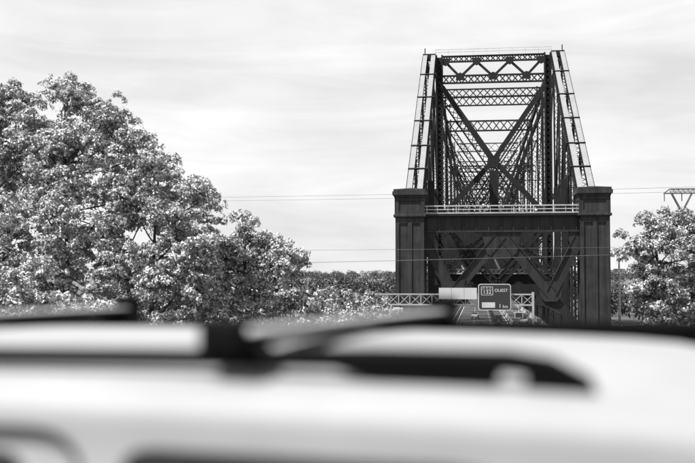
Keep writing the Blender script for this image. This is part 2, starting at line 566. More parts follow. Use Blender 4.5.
# --- sloping end posts
slope = V((0, Y0 - 11.4, TOPZ - 24.4)).normalized()
foot = V((0, 1.2, 24.4 - (11.4 - 1.2) * slope.z / slope.y))
head = V((0, Y0, TOPZ))
L_EP = (head - foot).length
nrm = V((0, -slope.z, slope.y))
def on_post(s, x, n=0.0):
    return foot + slope * s + V((x, 0, 0)) + nrm * n
TIE_Z = [27.3, 32.2, 38.0, 44.1, 50.6]
tie_s = [(z - foot.z) / slope.z for z in TIE_Z]
for sx in (-1, 1):
    ep = empty('end_post', (sx * HW, 0, 0), br)
    for rx in (-0.86, 0.86):
        bar_obj('rib', on_post(0, rx), on_post(L_EP, rx), 0.82, 1.3, 'steel', ep, nrm)
        ss = [6.0] + tie_s + [L_EP]
        for i in range(len(ss) - 1):
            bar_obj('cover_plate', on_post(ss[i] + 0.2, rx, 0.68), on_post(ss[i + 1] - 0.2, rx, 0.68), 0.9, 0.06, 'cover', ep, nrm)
        # rivet-head battens along the outer edges
        bt = MB()
        n_b = int(L_EP / 0.9)
        for i in range(7, n_b):
            q = on_post(i * 0.9, rx + (0.50 if rx > 0 else -0.50), 0.55)
            bt.bar(q, q + slope * 0.35, 0.16, 0.3, nrm)
        tag(bt.build('edge_batten', 'steel', ep), kind='stuff')
    for s_ in tie_s:
        bar_obj('tie', on_post(s_, -1.45 - (.4 if sx > 0 else 0), 0.75), on_post(s_, 1.45 + (.4 if sx < 0 else 0), 0.75), 0.26, 0.3, 'steel', ep, nrm)
        bar_obj('tie_bracket', on_post(s_, -1.75 if sx > 0 else 1.75, 0.5), on_post(s_, (-1.75 if sx > 0 else 1.75), -0.9), 0.2, 0.2, 'steel', ep, (1, 0, 0))
    lc = MB()
    n_b = int(L_EP / 0.85)
    for i in range(n_b):
        k = 1 if i % 2 else -1
        for nn in (-0.5,):
            lc.bar(on_post(i * 0.85, -0.45 * k, nn), on_post((i + 1) * 0.85, 0.45 * k, nn), 0.12, 0.06, nrm)
    # the inner laced face, between the ribs and the side truss
    for i in range(n_b):
        q = 1 if i % 2 else -1
        lc.bar(on_post(i * 0.85, -1.3 * (1 if sx > 0 else -1), -0.7 - 0.55 * q), on_post((i + 1) * 0.85, -1.3 * (1 if sx > 0 else -1), -0.7 + 0.55 * q), 0.1, 0.1, nrm)
    tag(lc.build('lacing', 'steel', ep), kind='stuff')
    bar_obj('lower_chord', on_post(3, -1.3 * (1 if sx > 0 else -1), -1.35), on_post(L_EP, -1.3 * (1 if sx > 0 else -1), -1.35), 0.3, 0.2, 'steel', ep, nrm)
    MB().bar(on_post(L_EP, -1.4), on_post(L_EP, 1.4), 1.5, 1.3, (0, 0, 1)).build('head_plate', 'steel', ep)
    MB().tube([V((sx * 0.95, Y0, TOPZ + .5)), V((sx * 0.95, Y0, TOPZ + 2.0))], 0.12).build('finial', 'steel', ep)

# --- frames across the bridge
SX = HW - 2.9       # half width between the uprights of a frame
def frame_legs(p, y, top, w=1.55):
    for s in (-1, 1):
        bar_obj('leg', (s * (HW - 2.1), y, 0), (s * (HW - 2.1), y, top), w, 0.9, 'steel', p, (0, 1, 0))

f0 = empty('portal_frame', (0, Y0, 0), br)
for s in (-1, 1):
    x_ = s * (HW - 2.1)
    for e in (-.62, .62):
        bar_obj('leg', (x_ + e, 0, 0), (x_ + e, 0, TOPZ + .4), .34, .9, 'steel', f0, (0, 1, 0))
    lg = MB()
    laced(lg, (x_, -.2, 1), (x_, -.2, TOPZ), 1.1, .1, .2, 1.25, thin=.16)
    tag(lg.build('leg_lacing', 'steel_mid', f0), kind='stuff')
    MB().box(x_ - .45, x_ + .45, .3, .36, 0, TOPZ).build('leg_back_plate', 'steel', f0)
top_strut = empty('top_strut', (0, 0, 0), f0)
# struts are parts of the bridge so that their bars stay sub-parts
top_strut.parent = br
top_strut.location = (0, Y0, 0)
laced_parts(top_strut, (-SX, 0, TOPZ - 0.5), (SX, 0, TOPZ - 0.5), 1.15, 0.32, 0.5, 1.15, thin=0.2)
low_strut = empty('lower_strut', (0, Y0, 0), br)
laced_parts(low_strut, (-SX, 0, 52.1), (SX, 0, 52.1), 1.55, 0.34, 0.5, 1.35, thin=0.22)
zz = [(-10.1, 55.9), (-7.0, 52.6), (-3.5, 55.9), (0, 52.6), (3.5, 55.9), (7.0, 52.6), (10.1, 55.9)]
pz = empty('zigzag_brace', (0, Y0, 0), br)
for i in range(6):
    bar_obj('brace', (zz[i][0], 0.05, zz[i][1]), (zz[i + 1][0], 0.05, zz[i + 1][1]), 0.5, 0.4, 'steel', pz, (0, 1, 0))
for x, z in zz:
    s = 1 if z < 54 else -1
    MB().plate([(x - .95, -.3, z - .75 * s), (x + .95, -.3, z - .75 * s), (x + .75, -.3, z + .55 * s), (x, -.3, z + .95 * s), (x - .75, -.3, z + .55 * s)], (0, .1, 0)).build('gusset', 'steel', pz)
# the great X
gx = empty('great_cross_brace', (0, Y0, 0), br)
CZ = 34.6
for s in (-1, 1):
    bar_obj('diagonal', (s * (SX + .3), 0, 50.6), (0, 0, CZ), 1.05, 0.8, 'steel', gx, (0, 1, 0))
    bar_obj('diagonal', (0, 0, CZ), (s * (SX + .3), 0, 22.8), 1.05, 0.8, 'steel', gx, (0, 1, 0))
MB().plate([(-1.4, -.5, CZ + 1.2), (-.9, -.5, CZ - 1.6), (.9, -.5, CZ - 1.6), (1.4, -.5, CZ + 1.2), (.6, -.5, CZ + 1.0), (0, -.5, CZ + .5), (-.6, -.5, CZ + 1.0)], (0, .14, 0)).build('gusset', 'steel', gx)
bar_obj('hanger', (0, 0, CZ - 2.2), (0, 0, 17.0), 1.9, 0.7, 'steel', gx, (0, 1, 0))
for z in (30.2, 26.4, 22.0):
    bar_obj('tie', (-SX, -.2, z), (SX, -.2, z), 0.18, 0.2, 'steel', gx, (0, 1, 0))
# railing on the very top
tr = empty('top_railing', (0, Y0 - 0.5, TOPZ + 0.35), br)
for z in (1.15, 0.6):
    bar_obj('rail', (-SX - 1.6, 0, z), (SX + 1.6, 0, z), 0.1, 0.1, 'pale_steel', tr)
for i in range(10):
    x = -(SX + 1.6) + i * (SX + 1.6) * 2 / 9
    bar_obj('rail_post', (x, 0, 0), (x, 0, 1.2), 0.1, 0.1, 'pale_steel', tr)

# frames further along, each a part
for k, y in enumerate(MAJ[1:], 1):
    sf = empty('sway_frame', (0, y, 0), br)
    lg = MB()
    for s in (-1, 1):
        laced(lg, (s * (HW - 1.7), 0, 0), (s * (HW - 1.7), 0, TOPZ), 1.1, 0.3, 0.5, 1.4, thin=0.14)
    tag(lg.build('leg_lattice', 'steel', sf), kind='stuff')
    if k <= 2:
        if k == 1:
            laced_parts(sf, (-SX - 1.6, 0, 55.7), (SX + 1.6, 0, 55.7), 1.9, 0.32, 0.4, 1.75, thin=0.22)
            laced_parts(sf, (-SX - 1.6, .05, 53.6), (SX + 1.6, .05, 53.6), 2.1, 0.32, 0.4, 1.75, thin=0.22)
        else:
            laced_parts(sf, (-SX - 1.6, 0, 54.9), (SX + 1.6, 0, 54.9), 2.9, 0.45, 0.5, 2.3, thin=0.28)
    else:
        laced(m_ := MB(), (-SX, 0, 54.9), (SX, 0, 54.9), 2.8, 0.32, 0.5, 2.6)
        tag(m_.build('strut_lattice', 'steel', sf), kind='stuff')
    lat = MB()
    for s in (-1, 1):
        laced(lat, (s * SX, .2, 53), (-s * SX, .2, 21), 1.5, 0.36, 0.4, 1.7, thin=0.17)
        if k < 4:
            laced(lat, (s * SX, .6, 44), (s * 2.5, .6, 22), 1.2, 0.3, 0.4, 1.5, thin=0.15)
    for z in ((36.6, 22.4) if k < 5 else (28.6,)):
        laced(lat, (-SX, -.2, z), (SX, -.2, z), 1.5, 0.26, 0.4, 1.9, thin=0.15)
    tag(lat.build('cross_lattice', 'steel', sf), kind='stuff')
    bar_obj('hanger', (0, 0, 30), (0, 0, 12), 0.9, 0.6, 'steel', sf, (0, 1, 0))
    MB().box(-SX, SX, -.3, .3, 17.2, 21.4).build('sway_girder', 'steel', sf)
    for s in (-1, 1):
        bar_obj('sway_brace', (s * SX, 0, 17.2), (0, 0, 8.6), 1.5, 0.5, 'steel', sf, (0, 1, 0))
        bar_obj('sway_brace', (s * SX, 0, 8.4), (0, 0, 17.2), 1.2, 0.5, 'steel', sf, (0, 1, 0))
    MB().box(-SX, SX, -.3, .3, 6.4, 8.6).build('lower_girder', 'steel', sf)
# lighter half-height frames in between
yy = 27.0
while yy < 600:
    if min(abs(yy - y) for y in MAJ) > 9:
        hf = empty('half_frame', (0, yy, 0), br)
        zt = 21.0
        for s in (-1, 1):
            bar_obj('leg', (s * (HW - 1.9), 0, 0), (s * (HW - 1.9), 0, zt + 6), 1.1, 0.7, 'steel', hf, (0, 1, 0))
        lat = MB()
        if yy > 70:
            laced(lat, (-SX - .5, 0, zt), (SX + .5, 0, zt), 2.2, 0.3, 0.4, 1.6, thin=0.16)
        for s in (-1, 1):
            laced(lat, (s * SX, .2, zt - 1), (0, .2, 8.5), 1.1, 0.3, 0.4, 1.2, thin=0.14)
            laced(lat, (s * SX, -.2, 9.5), (0, -.2, zt - 2), 1.1, 0.3, 0.4, 1.2, thin=0.14)
        tag(lat.build('cross_lattice', 'steel', hf), kind='stuff')
        MB().box(-SX - .5, SX + .5, -.25, .25, 6.6, 8.4).build('lower_girder', 'steel', hf)
    yy += 17.0

# --- catwalk girder hung across inside the portal; its pale colour stands for lit edges
cg = empty('catwalk_girder', (0, 46, 10.4), br)
laced_parts(cg, (-11.4, 0, 0.45), (11.4, 0, 0.45), 0.8, 0.16, 0.3, 0.9, m='pale_steel', thin=0.12)
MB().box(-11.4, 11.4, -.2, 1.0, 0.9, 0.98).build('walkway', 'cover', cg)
MB().box(-12.2, 12.2, 0.3, 1.0, -2.6, 0.0).build('plate', 'steel', cg)
for s, x in ((-1, -6.2), (1, 0.7)):
    bar_obj('stay', (x, -0.2, 0.9), (x - 0.9, -0.2, 2.9), 0.4, 0.2, 'pale_steel', cg, (0, 1, 0))
# pale stay rods fanning from the right truss
for i, (x, z) in enumerate(((1.2, 19.0), (2.6, 18.2), (3.2, 16.2), (0.9, 17.0), (3.4, 14.5))):
    bar_obj('stay_rod', (x, 52 + i, z), (9.6, 44, 13.2), 0.11, 0.11, 'steel_mid', br)

# --- side trusses
for sx in (-1, 1):
    st = empty('side_truss', (sx * HW, 0, 0), br)
    for rx in (-0.85, 0.85):
        bar_obj('top_chord', (rx, Y0, TOPZ - .4), (rx, 612, TOPZ - .4), 0.7, 1.5, 'steel', st)
        bar_obj('bottom_chord', (rx, 2.3, -1.8), (rx, 612, -1.8), 0.7, 1.6, 'steel', st)
    stations = [2.3] + MAJ
    lat = MB()
    for k, y in enumerate(MAJ):
        for rx in (-0.85, 0.85):
            bar_obj('upright', (rx, y, -1), (rx, y, TOPZ - 1.1), 0.28, 0.8, 'steel', st, (0, 1, 0))
        laced(lat, (0, y - .5, 0), (0, y - .5, TOPZ - 2), 1.5, 0.15, 0.15, 1.5, (0, 1, 0), thin=0.12)
        if k:
            ya = MAJ[k - 1]
            ym = (ya + y) / 2
            for rx in (-0.85, 0.85):
                bar_obj('diagonal', (rx, ya, TOPZ - 2), (rx, ym, 28), 0.8, 0.2, 'steel', st, (1, 0, 0))
                bar_obj('diagonal', (rx, ym, 28), (rx, y, 0), 0.8, 0.2, 'steel', st, (1, 0, 0))
                bar_obj('diagonal', (rx, ya, 0), (rx, ym, 28), 0.7, 0.2, 'steel', st, (1, 0, 0))
                bar_obj('sub_post', (rx, ym, 0), (rx, ym, 28), 0.25, 0.6, 'steel', st, (0, 1, 0))
            bar_obj('mid_strut', (0, ya, 28), (0, y, 28), 0.5, 0.9, 'steel', st)
    # first bay, under the end post
    for j, y in enumerate((14, 26, 38, 50)):
        z = foot.z + (y - foot.y) * slope.z / slope.y - 1.0
        for rx in (-0.85, 0.85):
            bar_obj('sub_post', (rx, y, -1), (rx, y, z), 0.35, 0.8, 'steel', st, (0, 1, 0))
        laced(lat, (0, y, 0), (0, y, z - 1), 1.5, 0.15, 0.15, 1.2, (0, 1, 0), thin=0.12)
        yb = y + 12
        zb = foot.z + (yb - foot.y) * slope.z / slope.y - 1.0
        for rx in (-0.85, 0.85):
            bar_obj('diagonal', (rx, y, z), (rx, yb, z * 0.5), 0.7, 0.25, 'steel', st, (1, 0, 0))
    for z in (12, 20, 28):
        bar_obj('mid_strut', (-sx * 0.9, 6 if z < 25 else 18, z), (-sx * 0.9, Y0, z), 0.25, 0.5, 'steel', st)
    tag(lat.build('lacing', 'steel', st), kind='stuff')
    # fence of uprights along the roadway
    fence = MB()
    y = 3.0
    while y < 330:
        fence.box(-sx * 2.35 - .05, -sx * 2.35 + .05, y, y + .14, 0, 3.2)
        y += 1.6
    for z in (0.7, 1.3, 3.2):
        fence.box(-sx * 2.35 - .06, -sx * 2.35 + .06, 3, 330, z, z + .1)
    tag(fence.build('side_railing', 'steel_mid', st), kind='stuff')
# floor
fl = empty('bridge_floor', (0, 0, 0), br)
MB().box(-11.3, 11.3, -0.6, 612, -0.35, 0.0).build('deck_slab', 'asphalt', fl)
for i in range(37):
    bar_obj('floor_beam', (-HW, 6 + i * 16.8, -1.2), (HW, 6 + i * 16.8, -1.2), 0.5, 1.6, 'steel', fl)
for sx in (-1, 1):
    MB().box(sx * HW - 4, sx * HW + 4, 170, 180, -42, -2.7).build('pier', 'concrete', fl)
    MB().box(sx * HW - 4, sx * HW + 4, 600, 612, -30, -2.7).build('pier', 'concrete', fl)

# concrete barriers along the road
def barrier(x, y0, y1, label):
    prof = [(-.3, 0), (.3, 0), (.26, .12), (.12, .38), (.08, .85), (-.08, .85), (-.12, .38), (-.26, .12)]
    o = MB().plate([(x + a, y0, DECK + .005 + b) for a, b in prof], (0, y1 - y0, 0)).build('road_barrier', 'concrete')
    tag(o, label, 'barrier', 'concrete barriers along the bridge road')
barrier(6.9, -30, 330, 'pale concrete median barrier between the traffic lanes onto the bridge')
barrier(12.7, -30, 330, 'pale concrete barrier along the right edge of the bridge road')
barrier(-5.2, -30, 330, 'pale concrete barrier along the left edge of the bridge road')

# ------------------------------------------------------------------ sign gantry
GY_ = 110.0
ga = empty('sign_gantry', (5.9, GY_, DECK))
tag(ga, 'pale lattice sign gantry spanning the road before the bridge', 'gantry')
gz0, gz1 = 6.8, 7.95
for yy_ in (0.0, 1.0):
    for z in (gz0, gz1):
        bar_obj('chord', (-18.2, yy_, z), (0, yy_, z), 0.13, 0.13, 'galv', ga)
n = 15
for i in range(n + 1):
    x = -18.2 + i * 18.2 / n
    bar_obj('upright', (x, 0, gz0), (x, 0, gz1), 0.09, 0.09, 'galv', ga, (0, 1, 0))
    if i < n:
        x2 = x + 18.2 / n
        bar_obj('diagonal', (x, -.02, gz0), (x2, -.02, gz1), 0.07, 0.05, 'galv', ga, (0, 1, 0))
        bar_obj('diagonal', (x, .04, gz1), (x2, .04, gz0), 0.07, 0.05, 'galv', ga, (0, 1, 0))
        bar_obj('cross_tie', (x, 0, gz0), (x2, 1.0, gz0), 0.06, 0.06, 'galv', ga)
for x in (-18.2, 0.0):
    for yy_ in (0.0, 1.0):
        bar_obj('post', (x, yy_, -0.2), (x, yy_, gz1 + .25), 0.2, 0.2, 'galv', ga, (0, 1, 0))

def text_obj(body, size, loc, m, parent, extrude=0.006, width=None):
    cu = bpy.data.curves.new('lettering', 'FONT')
    cu.body = body
    cu.size = size
    cu.extrude = extrude
    cu.offset = 0.008 * size
    cu.align_x = 'CENTER'
    cu.align_y = 'CENTER'
    tmp = bpy.data.objects.new('tmp', cu)
    COL.objects.link(tmp)
    dg = bpy.context.evaluated_depsgraph_get()
    me = bpy.data.meshes.new_from_object(tmp.evaluated_get(dg))
    bpy.data.objects.remove(tmp)
    me.materials.clear()
    me.materials.append(M[m])
    o = bpy.data.objects.new('lettering', me)
    COL.objects.link(o)
    o.parent = parent
    o.location = loc
    o.rotation_euler = (R(90), 0, 0)
    if width:
        o.scale = (width / max(o.dimensions.x, 1e-3), 1, 1)
    return o
def rounded(w, h, r, n=5, cx=0, cz=0):
    pts = []
    for qx, qz, a0 in ((w / 2 - r, h / 2 - r, 0), (-w / 2 + r, h / 2 - r, 90), (-w / 2 + r, -h / 2 + r, 180), (w / 2 - r, -h / 2 + r, 270)):
        for k in range(n):
            a = R(a0 + 90 * k / (n - 1))
            pts.append((cx + qx + r * math.cos(a), cz + qz + r * math.sin(a)))
    return pts
SW, SH = 3.52, 2.85
ds = empty('road_sign', (1.76, GY_ - 0.30, DECK + 7.68))
tag(ds, 'dark rounded road sign reading 132 OUEST 1 km on the gantry', 'sign')
MB().plate([(x, 0, z) for x, z in rounded(SW, SH, .28)], (0, .12, 0)).build('panel', 'sign_white', ds)
MB().plate([(x, -.012, z) for x, z in rounded(SW - .17, SH - .17, .22)], (0, .012, 0)).build('face', 'sign', ds)
sh = MB().plate([(x, -.03, z) for x, z in rounded(1.28, .95, .08, cx=-.80, cz=.66)], (0, .016, 0)).build('route_marker', 'sign_patch', ds)
MB().plate([(x, -.045, z) for x, z in rounded(1.14, .54, .05, cx=-.80, cz=.54)], (0, .014, 0)).build('marker_field', 'sign_black', ds)
# row of three fleurs-de-lis above the number
MB().plate([(x, -.045, z) for x, z in rounded(1.14, .24, .04, cx=-.80, cz=.97)], (0, .014, 0)).build('marker_band', 'sign_black', ds)
for i in range(3):
    cx = -1.15 + i * .35
    fl_ = MB()
    fl_.plate([(cx, -.056, 1.08), (cx - .05, -.056, .99), (cx, -.056, .89), (cx + .05, -.056, .99)], (0, .01, 0))
    fl_.plate([(cx - .13, -.056, 1.02), (cx - .10, -.056, .94), (cx + .10, -.056, .94), (cx + .13, -.056, 1.02), (cx + .08, -.056, .97), (cx - .08, -.056, .97)], (0, .01, 0))
    fl_.build('fleur_de_lis', 'sign_white', ds)
text_obj('132', .62, (-.80, -.052, .535), 'sign_white', ds)
text_obj('OUEST', .46, (.72, -.02, .70), 'sign_white', ds, width=1.42)
text_obj('1', .58, (.58, -.02, -.98), 'sign_white', ds)
text_obj('km', .46, (1.15, -.02, -1.03), 'sign_white', ds)
MB().box(-1.36, .05, -.03, -.012, -1.16, -.58).build('blank_patch', 'sign_patch', ds)
bp_ = empty('blank_sign', (-2.15, GY_ - 0.28, DECK + 8.05))
tag(bp_, 'blank white sign panel beside the dark road sign on the gantry', 'sign')
for i in range(3):
    MB().box(-2.1 + i * 1.38, -2.1 + i * 1.38 + 1.35, 0, .08, -.62, .62).build('panel', 'sign_white', bp_)
for z in (-.4, .4):
    bar_obj('mounting_rail', (-2.05, .14, z), (2.0, .14, z), .08, .08, 'galv', bp_)
ss_ = empty('lane_signal', (4.35, GY_ - 0.2, DECK + 5.75))
tag(ss_, 'small black boxed lane signal hanging under the gantry', 'traffic signal')
MB().box(-.45, .45, -.1, .1, -.32, .32).build('housing', 'sign_white', ss_)
MB().box(-.38, .38, -.115, -.1, -.25, .25).build('screen', 'sign_black', ss_)
bar_obj('hanger', (0, .05, .3), (0, .05, 1.1), .07, .07, 'galv', ss_, (0, 1, 0))

# ------------------------------------------------------------------ traffic on the bridge
def road_car(loc, m, label, facing=1, tall=1.0):
    """saloon seen from behind (facing=1: drives away) or from ahead"""
    c = empty('car', loc)
    tag(c, label, 'car', 'cars driving on the bridge')
    c.rotation_euler = (0, 0, 0 if facing > 0 else math.pi)
    prof = [(-2.15, .35), (-2.2, .62), (-2.12, .92), (-1.5, 1.0), (-1.05, 1.42 * tall), (.25, 1.45 * tall), (1.05, 1.0), (2.0, .82), (2.15, .6), (2.15, .35)]
    wid = [.84, .88, .87, .83, .62, .64, .80, .80, .82, .82]
    b = MB()
    nP = len(prof)
    vs_ = [(-w, y, z) for (y, z), w in zip(prof, wid)] + [(w, y, z) for (y, z), w in zip(prof, wid)]
    fs_ = [tuple(range(nP)), tuple(range(nP, 2 * nP))[::-1]]
    for i in range(nP):
        j = (i + 1) % nP
        fs_.append((i, nP + i, nP + j, j))
    b.add(vs_, fs_)
    body = b.build('body', m, c, bevel=0.05)
    g1 = MB().add([(-.66, -1.44, 1.05), (.66, -1.44, 1.05), (.54, -1.07, 1.38 * tall), (-.54, -1.07, 1.38 * tall)], [(0, 1, 2, 3)])
    g1.v = [(x, y - .03, z + .03) for x, y, z in g1.v]
    g1.build('rear_window', 'glass', c)
    g2 = MB().add([(.68, .98, 1.05), (-.68, .98, 1.05), (-.56, .32, 1.4 * tall), (.56, .32, 1.4 * tall)], [(0, 1, 2, 3)])
    g2.v = [(x, y + .03, z + .03) for x, y, z in g2.v]
    g2.build('windscreen', 'glass', c)
    for s in (-1, 1):
        MB().box(s * .62 - .16, s * .62 + .16, -2.22, -2.1, .68, .85).build('tail_light', 'lamp', c)
        MB().box(s * .6 - .17, s * .6 + .17, 2.06, 2.17, .58, .74).build('headlight', 'lamp', c)
        for y in (-1.3, 1.3):
            w_ = MB().tube([(s * .68, y, .33), (s * .88, y, .33)], .33, 14).build('wheel', 'tyre', c)
            MB().tube([(s * .881, y, .33), (s * .9, y, .33)], .2, 10).build('rim', 'rim', w_)
    MB().box(-.25, .25, -2.235, -2.19, .5, .62).build('number_plate', 'sign_white', c)
    return c
zc = DECK + .012
road_car((3.55, 186, zc), 'car_silver', 'silver car driving away in the middle lane of the bridge', 1, 1.08)
road_car((4.3, 222, zc), 'car_dark', 'dark car further ahead of the silver car on the bridge', 1)
road_car((9.4, 214, zc), 'car_white', 'white car between the median barrier and the right truss', -1, 1.1)
road_car((-0.7, 238, zc), 'car_white', 'white car in the left lane deep inside the bridge', 1)
road_car((10.6, 178, zc), 'car_silver', 'light car close to the right barrier just past the portal', -1)

# ------------------------------------------------------------------ wires, tower, mast
def wire(p0, p1, sag, r, label, group=None):
    p0, p1 = V(p0), V(p1)
    pts = []
    for i in range(33):
        t = i / 32
        p = p0.lerp(p1, t)
        p.z -= sag * 4 * t * (1 - t)
        pts.append(p)
    o = MB().tube(pts, r, 5).build('power_line', 'wire')
    tag(o, label, 'wire', group)
wire((-190, 330, 29.0), (190, 330, 33.6), 2.0, .045, 'upper of two thin power lines high behind the bridge', 'overhead wires')
wire((-190, 330, 27.9), (190, 330, 32.0), 2.0, .045, 'lower of two thin power lines high behind the bridge', 'overhead wires')
wire((-60, 100, 2.65), (60, 100, 5.5), .5, .022, 'thick dark wire crossing low in front of the bridge pillars', 'overhead wires')
wire((-80, 135, 5.6), (80, 135, 6.6), .6, .02, 'thin faint wire above the far woods left of the bridge', 'overhead wires')

tw = empty('lattice_tower', (51.4, 262, -9))
tag(tw, 'steel lattice transmission tower with wide crossarm behind the right tree', 'tower')
# forked head carrying a flat crossarm
armz, armb, waist = 33.0, 31.9, 27.6
leg_spots = [(-3, -3), (3, -3), (3, 3), (-3, 3)]
for (a, b_) in leg_spots:
    bar_obj('leg', (a, b_, 0), (a * .22, b_ * .22, waist), .3, .3, 'tower', tw)
tl_ = MB()
for k in range(10):
    z0, z1 = k * 2.76, (k + 1) * 2.76
    f0_, f1_ = 1 - .78 * z0 / waist, 1 - .78 * z1 / waist
    for i in range(4):
        a, b_ = leg_spots[i], leg_spots[(i + 1) % 4]
        tl_.bar((a[0] * f0_, a[1] * f0_, z0), (b_[0] * f1_, b_[1] * f1_, z1), .12, .12)
        tl_.bar((b_[0] * f0_, b_[1] * f0_, z0), (a[0] * f1_, a[1] * f1_, z1), .12, .12)
tag(tl_.build('leg_bracing', 'tower', tw), kind='stuff')
for s in (-1, 1):
    for yy_ in (-.5, .5):
        bar_obj('fork_arm', (s * .3, yy_, waist), (s * 2.5, yy_, armb), .3, .3, 'tower', tw, (0, 1, 0))
    fb = MB()
    for k in range(6):
        t0, t1 = k / 6, (k + 1) / 6
        fb.bar((s * (.3 + 2.2 * t0), -.5, waist + 4.3 * t0), (s * (.3 + 2.2 * t1), .5, waist + 4.3 * t1), .1, .1)
    tag(fb.build('fork_bracing', 'tower', tw), kind='stuff')
for yy_ in (-.6, .6):
    bar_obj('crossarm_chord', (-3.0, yy_, armz), (3.0, yy_, armz), .22, .22, 'tower', tw)
    bar_obj('crossarm_chord', (-4.4, yy_, armb), (4.4, yy_, armb), .22, .22, 'tower', tw)
    for s in (-1, 1):
        bar_obj('crossarm_chord', (s * 3.0, yy_, armz), (s * 4.4, yy_, armb), .2, .2, 'tower', tw)
ab = MB()
for k in range(10):
    x0 = -3 + k * .6
    ab.bar((x0, -.6, armz if k % 2 else armb), (x0 + .6, -.6, armb if k % 2 else armz), .13, .13)
    ab.bar((x0, .6, armb if k % 2 else armz), (x0 + .6, .6, armz if k % 2 else armb), .13, .13)
tag(ab.build('crossarm_bracing', 'tower', tw), kind='stuff')
for x in (-4.3, 0, 4.3):
    MB().tube([(x, 0, armb), (x, 0, armb - 2.0)], .13, 6).build('insulator', 'tower', tw)

lm = empty('light_mast', (23.15, 170, -8.4))
tag(lm, 'pale high light mast standing right of the bridge pillar', 'light mast')
MB().tube([(0, 0, 0), (0, 0, 14.2)], [.24, .13], 8).build('pole', 'galv', lm)
for z, r in ((14.0, 1.2), (11.4, .75)):
    MB().tube([(r * math.cos(a * math.pi / 6), r * math.sin(a * math.pi / 6), z) for a in range(13)], .09, 5, cap=False).build('lamp_ring', 'galv', lm)
    for a in range(6):
        an = a * math.pi / 3 + .3
        MB().box(-.26, .26, -.2, .2, -.55, .05).build('lamp', 'pale_steel', lm, loc=(r * math.cos(an), r * math.sin(an), z))
        bar_obj('spoke', (0, 0, z), (r * math.cos(an), r * math.sin(an), z), .07, .07, 'galv', lm)

# ------------------------------------------------------------------ trees
def leaf_mesh(name, pos, nrm_, per, length, width, m, parent, spread=1.0, droop=0.25):
    """rosettes of pointed leaves at the given positions"""
    N = len(pos)
    pos = np.repeat(pos, per, 0)
    nrm_ = np.repeat(nrm_, per, 0)
    T = N * per
    rnd = rng.normal(size=(T, 3))
    d = rnd + nrm_ * 0.55
    d[:, 2] += 0.1
    d /= np.linalg.norm(d, axis=1, keepdims=True)
    base = pos + d * (rng.random((T, 1)) * length * 0.9 * spread)
    # blade normal: mostly the clump's normal, made perpendicular to the leaf direction
    bn = nrm_ + rng.normal(size=(T, 3)) * 0.45
    bn -= d * (bn * d).sum(1, keepdims=True)
    bn /= np.linalg.norm(bn, axis=1, keepdims=True) + 1e-9
    s = np.cross(d, bn)
    ln = length * (0.65 + 0.7 * rng.random((T, 1)))
    wd = width * (0.65 + 0.7 * rng.random((T, 1)))
    tip = base + d * ln
    tip[:, 2:3] -= ln * droop
    mid = base + d * ln * 0.45 + bn * ln * 0.06
    v = np.empty((T, 4, 3))
    v[:, 0] = base
    v[:, 1] = mid + s * wd * 0.5
    v[:, 2] = tip
    v[:, 3] = mid - s * wd * 0.5
    me = bpy.data.meshes.new(name)
    me.vertices.add(T * 4)
    me.vertices.foreach_set('co', v.reshape(-1).astype(np.float32))
    me.loops.add(T * 4)
    me.loops.foreach_set('vertex_index', np.arange(T * 4, dtype=np.int32))
    me.polygons.add(T)
    me.polygons.foreach_set('loop_start', np.arange(0, T * 4, 4, dtype=np.int32))
    me.polygons.foreach_set('loop_total', np.full(T, 4, dtype=np.int32))
    me.update(calc_edges=True)
    me.materials.append(M[m])
    o = bpy.data.objects.new(name, me)
    COL.objects.link(o)
    if parent is not None:
        o.parent = parent
    return o

def lobe_tufts(c, r, k):
    """centres of leaf tufts spread through an uneven ellipsoid, denser to the outside, with the way each faces"""
    c = np.array(c, float)
    r = np.array(r, float)
    m = max(9, k // 11)
    d = rng.normal(size=(m, 3))
    d /= np.linalg.norm(d, axis=1, keepdims=True)
    d[:, 2] = np.where(d[:, 2] < -0.6, -d[:, 2], d[:, 2])
    rad = (0.2 + 0.8 * rng.random((m, 1)) ** 0.45) * (0.87 + 0.25 * rng.random((m, 1)))
    sub = d * rad * r                                     # sprays of tufts at the branch ends
    ss = (0.2 + 0.36 * rng.random((m, 1)) ** 1.5) * (r.mean() / 1.6) ** .4
    i = rng.integers(0, m, k)
    e = rng.normal(size=(k, 3))
    e /= np.linalg.norm(e, axis=1, keepdims=True)
    e[:, 2] = np.where(e[:, 2] < -.25, -e[:, 2], e[:, 2])
    p = sub[i] + e * ss[i] * np.array([1.15, 1.15, .92]) * (.55 + .5 * rng.random((k, 1)))
    o = e * .75 + d[i] * .4
    o /= np.linalg.norm(o, axis=1, keepdims=True)
    return c + p, o

